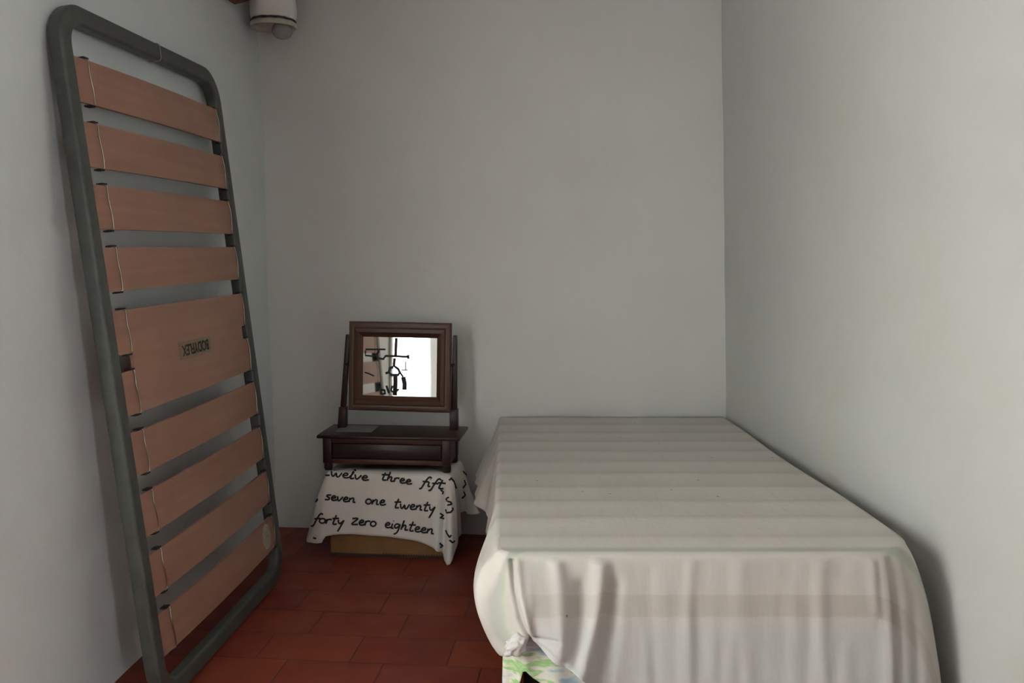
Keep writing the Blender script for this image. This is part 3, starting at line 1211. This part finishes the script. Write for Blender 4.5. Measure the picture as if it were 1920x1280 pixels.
rounded_slab('mattress', BX0 + 0.035, BY0 + 0.04, BX1 - 0.075, BY1 - 0.01, 0.34, ZM - 0.012, 0.035, M_ticking, bed)
rounded_slab('bed_base', BX0 + 0.045, BY0 + 0.06, BX1 - 0.085, BY1 - 0.01, 0.27, 0.34, 0.006, M_bedwood, bed)
for lx in (BX0 + 0.10, BX1 - 0.14):
    for ly in (BY0 + 0.12, BY1 - 0.08):
        bm = bmesh.new()
        tube(bm, [(lx - 0.44, ly - 3.06, 0), (lx - 0.44, ly - 3.06, 0.275)], 0.024, 12, radii=[0.018, 0.026])
        link_mesh('bed_leg', bm, M_bedwood, bed)


# --- generic draped cover: plan path -> hem
def plan_path(x0, y0, x1f, x1b, y1, rl, rr, nside=60, nfront=150, ncorner=26):
    out = []      # (x, y, ox, oy, tag, local)
    for k in range(nside):
        y = y1 - (y1 - (y0 + rl)) * k / nside
        out.append((x0 - 0.010 * (y - y0) / (y1 - y0), y, -1, 0))
    for k in range(ncorner):
        t = radians(180 + 90 * k / ncorner)
        out.append((x0 + rl + rl * cos(t), y0 + rl + rl * sin(t), cos(t), sin(t)))
    for k in range(nfront):
        out.append((x0 + rl + (x1f - rr - x0 - rl) * k / nfront, y0, 0, -1))
    for k in range(ncorner):
        t = radians(270 + 90 * k / ncorner)
        out.append((x1f - rr + rr * cos(t), y0 + rr + rr * sin(t), cos(t), sin(t)))
    for k in range(nside + 1):
        f = k / nside
        y = y0 + rr + (y1 - y0 - rr) * f
        out.append((x1f + (x1b - x1f) * f + 0.006 * sin(f * 9), y, 1, 0))
    return out, (nside, nside + ncorner, nside + ncorner + nfront, nside + 2 * ncorner + nfront)


def lerp_scalar(tab, x):
    for (x0, a_), (x1, b_) in zip(tab, tab[1:]):
        if x <= x1:
            return a_[0] + (b_[0] - a_[0]) * (x - x0) / (x1 - x0)
    return tab[-1][1][0]


def smooth01(x):
    x = min(max(x, 0), 1)
    return x * x * (3 - 2 * x)


path, (iA, iB, iC, iD) = plan_path(BX0, BY0, 0.995, 0.915, BY1, 0.045, 0.15)
NPB = len(path)


def idx_y(y):     # left side index from y
    return (BY1 - y) / (BY1 - (BY0 + 0.045)) * iA


def idx_x(x):     # front index from x
    return iB + (x - (BX0 + 0.045)) / (0.985 - 0.15 - BX0 - 0.045) * (iC - iB)


hemB = [
    (0, (-0.135, 3.93, 0.30)), (idx_y(3.7), (-0.150, 3.70, 0.30)), (idx_y(3.4), (-0.125, 3.40, 0.305)), (idx_y(3.15), (-0.080, 3.15, 0.31)), (idx_y(2.85), (-0.068, 2.85, 0.30)),
    (idx_y(2.55), (-0.075, 2.50, 0.285)), (idx_y(2.36), (-0.064, 2.31, 0.272)), (iA - 1, (-0.030, 2.19, 0.272)), (iA + 9, (0.004, 2.135, 0.318)), (iA + 17, (0.030, 2.118, 0.340)), (iB, (0.044, 2.112, 0.345)),
    (idx_x(0.05), (0.052, 2.110, 0.340)), (idx_x(0.085), (0.095, 2.088, 0.305)), (idx_x(0.12), (0.135, 2.078, 0.285)), (idx_x(0.155), (0.170, 2.082, 0.262)), (idx_x(0.20), (0.212, 2.085, 0.20)),
    (idx_x(0.27), (0.285, 2.088, 0.12)), (idx_x(0.36), (0.37, 2.092, 0.085)), (idx_x(0.6), (0.605, 2.095, 0.075)), (iC, (0.860, 2.095, 0.07)), (iC + 9, (0.955, 2.098, 0.07)),
    (iC + 18, (1.045, 2.130, 0.07)), (iD, (1.068, 2.22, 0.07)), (iD + 12, (1.030, 2.62, 0.08)), (NPB - 1, (0.925, 3.93, 0.1)),
]
# creases radiating from the gathered corner, in (x, z) of the foot: points, width, depth (outwards +)
CREASES = [
    ([(0.0, 0.53), (0.006, 0.45), (0.020, 0.39), (0.042, 0.346)], 0.007, -0.020),
    ([(0.010, 0.53), (0.020, 0.45), (0.032, 0.40), (0.048, 0.346)], 0.010, 0.010),
    ([(0.212, 0.52), (0.205, 0.42), (0.180, 0.33), (0.160, 0.26)], 0.020, 0.020),
    ([(0.165, 0.46), (0.160, 0.38), (0.150, 0.30)], 0.018, -0.016),
    ([(0.245, 0.46), (0.235, 0.38), (0.215, 0.28), (0.20, 0.22)], 0.018, -0.012),
    ([(0.105, 0.52), (0.118, 0.44), (0.118, 0.36), (0.110, 0.31)], 0.018, 0.012),
    ([(0.046, 0.350), (0.075, 0.349), (0.105, 0.350)], 0.005, -0.010),
    ([(0.046, 0.342), (0.080, 0.325), (0.120, 0.300)], 0.007, -0.008),
    ([(0.905, 0.52), (0.914, 0.46), (0.916, 0.36), (0.918, 0.20), (0.918, 0.08)], 0.010, -0.018),
    ([(0.895, 0.52), (0.898, 0.42), (0.898, 0.08)], 0.014, 0.010),
    ([(0.955, 0.50), (0.968, 0.42), (0.966, 0.30), (0.965, 0.1)], 0.010, -0.010),
    ([(0.86, 0.52), (0.865, 0.45), (0.868, 0.40)], 0.010, 0.007),
    ([(0.43, 0.52), (0.42, 0.40), (0.43, 0.10)], 0.014, 0.003),
    ([(0.55, 0.52), (0.545, 0.42), (0.57, 0.10)], 0.020, 0.0035),
    ([(0.33, 0.50), (0.33, 0.40), (0.345, 0.10)], 0.014, -0.003),
    ([(0.66, 0.50), (0.645, 0.42), (0.64, 0.10)], 0.020, -0.003),
    ([(0.74, 0.52), (0.73, 0.44), (0.75, 0.10)], 0.016, 0.0035),
]
# creases on the rounded corner facing left: (y-ish along the path index, t)
TJ = [0.0]
J1 = 44


def seg_dist(px, pz, pts):
    best = 1e9
    for (x0, z0), (x1, z1) in zip(pts, pts[1:]):
        dx, dz = x1 - x0, z1 - z0
        t = min(max(((px - x0) * dx + (pz - z0) * dz) / (dx * dx + dz * dz), 0), 1)
        best = min(best, math.hypot(px - x0 - t * dx, pz - z0 - t * dz))
    return best


def spread_pt(i, t):
    x, y, ox, oy = path[i]
    out = Vector((ox, oy, 0))
    hem = lerp_table(hemB, i)
    r = 0.016
    top = Vector((x, y, ZM)) - out * r
    # quarter-round shoulder followed by a straight fall to the hem
    if t < 0.08:
        a_ = t / 0.08 * pi / 2
        return top + out * (r * sin(a_)) + Vector((0, 0, -r * (1 - cos(a_))))
    tt = (t - 0.08) / 0.92
    st_ = Vector((x, y, ZM - r))
    q = st_.lerp(hem, tt)
    # bag at the left front corner, where the cloth is tied up
    wbag = math.exp(-((i - (iA + 2)) / 9.0) ** 2)
    wleft = smooth01((i - idx_y(2.75)) / (iA - idx_y(2.75))) * (1 if i < iA else math.exp(-((i - iA) / 8.0) ** 2))
    q += out * (0.052 * wleft * sin(pi * tt ** 0.85) ** 0.9)
    wfr = math.exp(-((i - idx_x(0.03)) / 12.0) ** 2)
    q += out * (0.030 * wfr * sin(pi * tt ** 1.1))
    q += out * (0.022 * math.exp(-((i - (iC + 17)) / 12.0) ** 2) * sin(pi * tt ** 0.6))
    # light wrinkles, growing downwards
    if i > iB - 6:
        g = smooth01((i - iB + 6) / 20)
        wv = 0.0026 * sin(x * 61 + 1.6 * sin(x * 17) + 1.4 * tt) + 0.0016 * sin(x * 118 + 3.2 * tt + 1.0) + 0.007 * noise.noise(Vector((x * 15, tt * 1.8, 3.3))) + 0.0035 * noise.noise(Vector((x * 38, tt * 4.0, 7.3)))
        q += out * wv * g * (0.22 + 0.62 * tt)
    else:
        wv = 0.012 * sin(y * 15) + 0.006 * sin(y * 37 + 1)
        q += out * wv * tt * smooth01((iA - 6 - i) / 10)
    if i > iA:
        for pts, wd, dp in CREASES:
            dd = seg_dist(q.x, q.z, pts)
            if dd < wd * 3:
                q += Vector((out.x * 0.6, out.y, 0)) * dp * math.exp(-(dd / wd) ** 2)
    return q


bm = bmesh.new()
uvl = bm.loops.layers.uv.verify()
NTB = 60
NTOP = 26
cols = []
for i in range(NPB):
    x, y, ox, oy = path[i]
    sx_ = 0.46
    nsd = iA
    if i <= iA:
        sy_ = BY1 - (BY1 - BY0 - 0.45) * i / nsd
    elif i >= iD:
        sy_ = BY0 + 0.45 + (BY1 - BY0 - 0.45) * (i - iD) / nsd
    else:
        sy_ = BY0 + 0.45
    c_ = []
    for j in range(NTOP):
        f = (j / NTOP)
        f = 1 - (1 - f) ** 1.5
        px = sx_ + (x - ox * 0.016 - sx_) * f
        py = sy_ + (y - oy * 0.016 - sy_) * f
        zz = ZM + 0.004 * noise.noise(Vector((px * 3, py * 3, 0))) * (1 - f ** 3) + 0.0016 * sin(py * 2 * pi / 0.165) * (1 - f ** 4)
        c_.append((Vector((px, py, zz)), (px, py - BY0)))
    drop = 0.0
    prev = None
    for j in range(NTB + 1):
        p = spread_pt(i, (j / NTB) ** 0.9)
        if prev is not None:
            drop += (p - prev).length
        prev = p
        fr = max(0.0, -oy)
        c_.append((p, (p.x, y - oy * 0 - BY0 - drop * fr if fr > 0.02 else y - BY0)))
    if iA - 14 < i < idx_x(0.045):
        seam = [(0.0, (idx_x(0.03),)), (0.25, (iB - 7.0,)), (0.5, (iB - 14.0,)), (0.8, (iB - 16.0,)), (1.0, (iB - 13.0,))]
        for j in range(NTB + 1):
            p, (uu, vv) = c_[NTOP + j]
            ic = lerp_scalar(seam, (j / NTB) ** 0.9)
            c_[NTOP + j] = (p, (uu, max(vv, (ic - i) * 0.006)))
    cols.append(c_)
VB = [[bm.verts.new(p) for p, _ in c_] for c_ in cols]
NJ = len(cols[0])
for i in range(NPB - 1):
    for j in range(NJ - 1):
        ids = ((i, j), (i + 1, j), (i + 1, j + 1), (i, j + 1))
        f = bm.faces.new([VB[a_][b_] for a_, b_ in ids])
        for lp, (a_, b_) in zip(f.loops, ids):
            lp[uvl].uv = cols[a_][b_][1]
bmesh.ops.remove_doubles(bm, verts=bm.verts[:], dist=1e-5)
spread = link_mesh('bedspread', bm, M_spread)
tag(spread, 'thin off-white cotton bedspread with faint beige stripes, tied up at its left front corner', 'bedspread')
sol = spread.modifiers.new('thickness', 'SOLIDIFY')
sol.thickness = 0.0015
sol.offset = -1

# small crumpled knot of cloth at the gathered corner
bm = bmesh.new()
bmesh.ops.create_icosphere(bm, subdivisions=4, radius=1.0)
for v in bm.verts:
    c_ = v.co.copy()
    k_ = 1 + 0.45 * noise.noise(c_ * 1.7 + Vector((2.0, 0, 1))) + 0.2 * noise.noise(c_ * 4.0)
    v.co = Vector((0.008 + c_.x * 0.026 * k_, 2.118 + c_.y * 0.018 * k_, 0.327 + c_.z * 0.022 * k_ + 0.25 * 0.026 * c_.x * k_))
kn = link_mesh('cloth_knot', bm, mat_cloth('plain_white_cotton', (0.62, 0.60, 0.58), (0.56, 0.54, 0.52)), spread)
kn['label'] = 'small crumpled knot at the gathered corner'

# --- patterned sheet showing below the tied-up corner
path2, (jA, jB, jC, jD) = plan_path(BX0 + 0.022, BY0 + 0.02, 0.93, 0.90, BY1 - 0.01, 0.05, 0.10, 30, 60, 16)
NP2 = len(path2)
jx = lambda x: jB + (x - (BX0 + 0.072)) / (0.83 - BX0 - 0.072) * (jC - jB)
hem2 = [
    (0, (-0.022, 3.9, 0.30)), (jA - 10, (-0.02, 2.80, 0.30)), (jA - 3, (-0.012, 2.42, 0.25)), (jA + 1, (-0.012, 2.27, 0.12)), (jA + 4, (-0.022, 2.18, 0.09)), (jA + 7, (-0.022, 2.135, 0.09)), (jA + 10, (0.000, 2.128, 0.10)), (jA + 11.5, (0.012, 2.128, 0.20)),
    (jA + 13, (0.026, 2.126, 0.262)), (jB, (0.050, 2.122, 0.246)), (jx(0.06), (0.085, 2.118, 0.222)), (jx(0.12), (0.13, 2.112, 0.19)), (jx(0.2), (0.20, 2.115, 0.13)), (jx(0.4), (0.40, 2.120, 0.10)), (jC, (0.83, 2.12, 0.10)), (jD, (0.945, 2.24, 0.12)), (NP2 - 1, (0.90, 3.9, 0.2)),
]
bm = bmesh.new()
V2 = []
for i in range(NP2):
    x, y, ox, oy = path2[i]
    c_ = []
    hm = lerp_table(hem2, i)
    for j in range(25):
        t = j / 24
        p = Vector((x, y, ZM - 0.03)).lerp(hm, t)
        p += Vector((ox, oy, 0)) * (0.004 * sin(i * 0.9) * t)
        c_.append(bm.verts.new(p))
    V2.append(c_)
for i in range(NP2 - 1):
    for j in range(24):
        bm.faces.new((V2[i][j], V2[i + 1][j], V2[i + 1][j + 1], V2[i][j + 1]))
us = link_mesh('patterned_sheet', bm, M_under)
tag(us, 'green and blue patterned sheet hanging below the tied left front corner of the bed', 'sheet')
sol = us.modifiers.new('thickness', 'SOLIDIFY')
sol.thickness = 0.0015
sol.offset = -1

# ------------------------------------------------------------------ window curtain seen in the mirror, marks and painted reflections on its glass
def curtain(y0, y1, mat, label, n):
    bm = bmesh.new()

    def curt(u, v):
        y = y0 + u * (y1 - y0)
        z = 0.28 + v * 1.46
        x = -1.385 + 0.066 * y + 0.022 * sin(y * 70 + 1.5 * sin(y * 9)) + 0.012 * sin(y * 131)
        return (x, y, z)
    grid(bm, curt, n, 12)
    tag(link_mesh('curtain', bm, mat), label, 'curtain')


curtain(0.915, 1.60, M_curtain, 'sheer white curtain nearest the dark window edge, reflected in the middle of the mirror', 220)
curtain(0.42, 0.900, M_curtain_t, 'thicker white curtain further along the window, reflected at the right of the mirror', 300)
bm = bmesh.new()
tube(bm, [(-1.385 + 0.066 * y, y, 1.765) for y in (0.41, 1.0, 1.61)], 0.010, 10)
rod = link_mesh('curtain_rod', bm, M_iron)
tag(rod, 'thin dark curtain rod above the window opposite the right wall', 'curtain rod')

# dark branching marks, plus painted reflections of slat and window edges, on the glass
MW = DM @ MM
mirC = MW @ Vector((0, 0.0018, 0))
mirN = (MW.to_3x3() @ Vector((0, -1, 0))).normalized()
MWI = MW.inverted()


def on_glass(zx, zy):
    p = at_plane(640 + zx / 6.4, 590 + zy / 6.4, mirC, mirN)
    q = MWI @ p
    q.x = min(max(q.x, -gw / 2 + 0.002), gw / 2 - 0.002)
    q.z = min(max(q.z, -gh / 2 + 0.002), gh / 2 - 0.002)
    return Vector((q.x, 0.0, q.z))


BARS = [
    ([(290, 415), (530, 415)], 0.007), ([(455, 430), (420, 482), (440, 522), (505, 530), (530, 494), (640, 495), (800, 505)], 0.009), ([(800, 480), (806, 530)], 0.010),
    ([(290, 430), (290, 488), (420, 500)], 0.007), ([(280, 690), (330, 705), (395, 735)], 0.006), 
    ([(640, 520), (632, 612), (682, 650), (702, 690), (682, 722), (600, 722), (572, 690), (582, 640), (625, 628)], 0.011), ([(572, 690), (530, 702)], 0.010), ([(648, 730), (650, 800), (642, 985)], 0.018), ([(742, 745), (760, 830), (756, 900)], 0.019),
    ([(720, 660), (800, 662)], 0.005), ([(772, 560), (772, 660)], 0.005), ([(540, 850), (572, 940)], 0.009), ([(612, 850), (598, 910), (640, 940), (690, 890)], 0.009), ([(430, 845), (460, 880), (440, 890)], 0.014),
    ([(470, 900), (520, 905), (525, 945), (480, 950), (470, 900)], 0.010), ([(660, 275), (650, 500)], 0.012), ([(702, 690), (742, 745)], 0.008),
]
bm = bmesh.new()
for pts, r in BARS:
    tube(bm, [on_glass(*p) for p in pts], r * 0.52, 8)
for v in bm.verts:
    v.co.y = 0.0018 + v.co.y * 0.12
gm = link_mesh('glass_marks_reflections', bm, mat_plain('dark_marks_reflections', (0.030, 0.034, 0.032), 0.7), mf)
gm['label'] = 'dark branching marks and painted reflections across the mirror glass'
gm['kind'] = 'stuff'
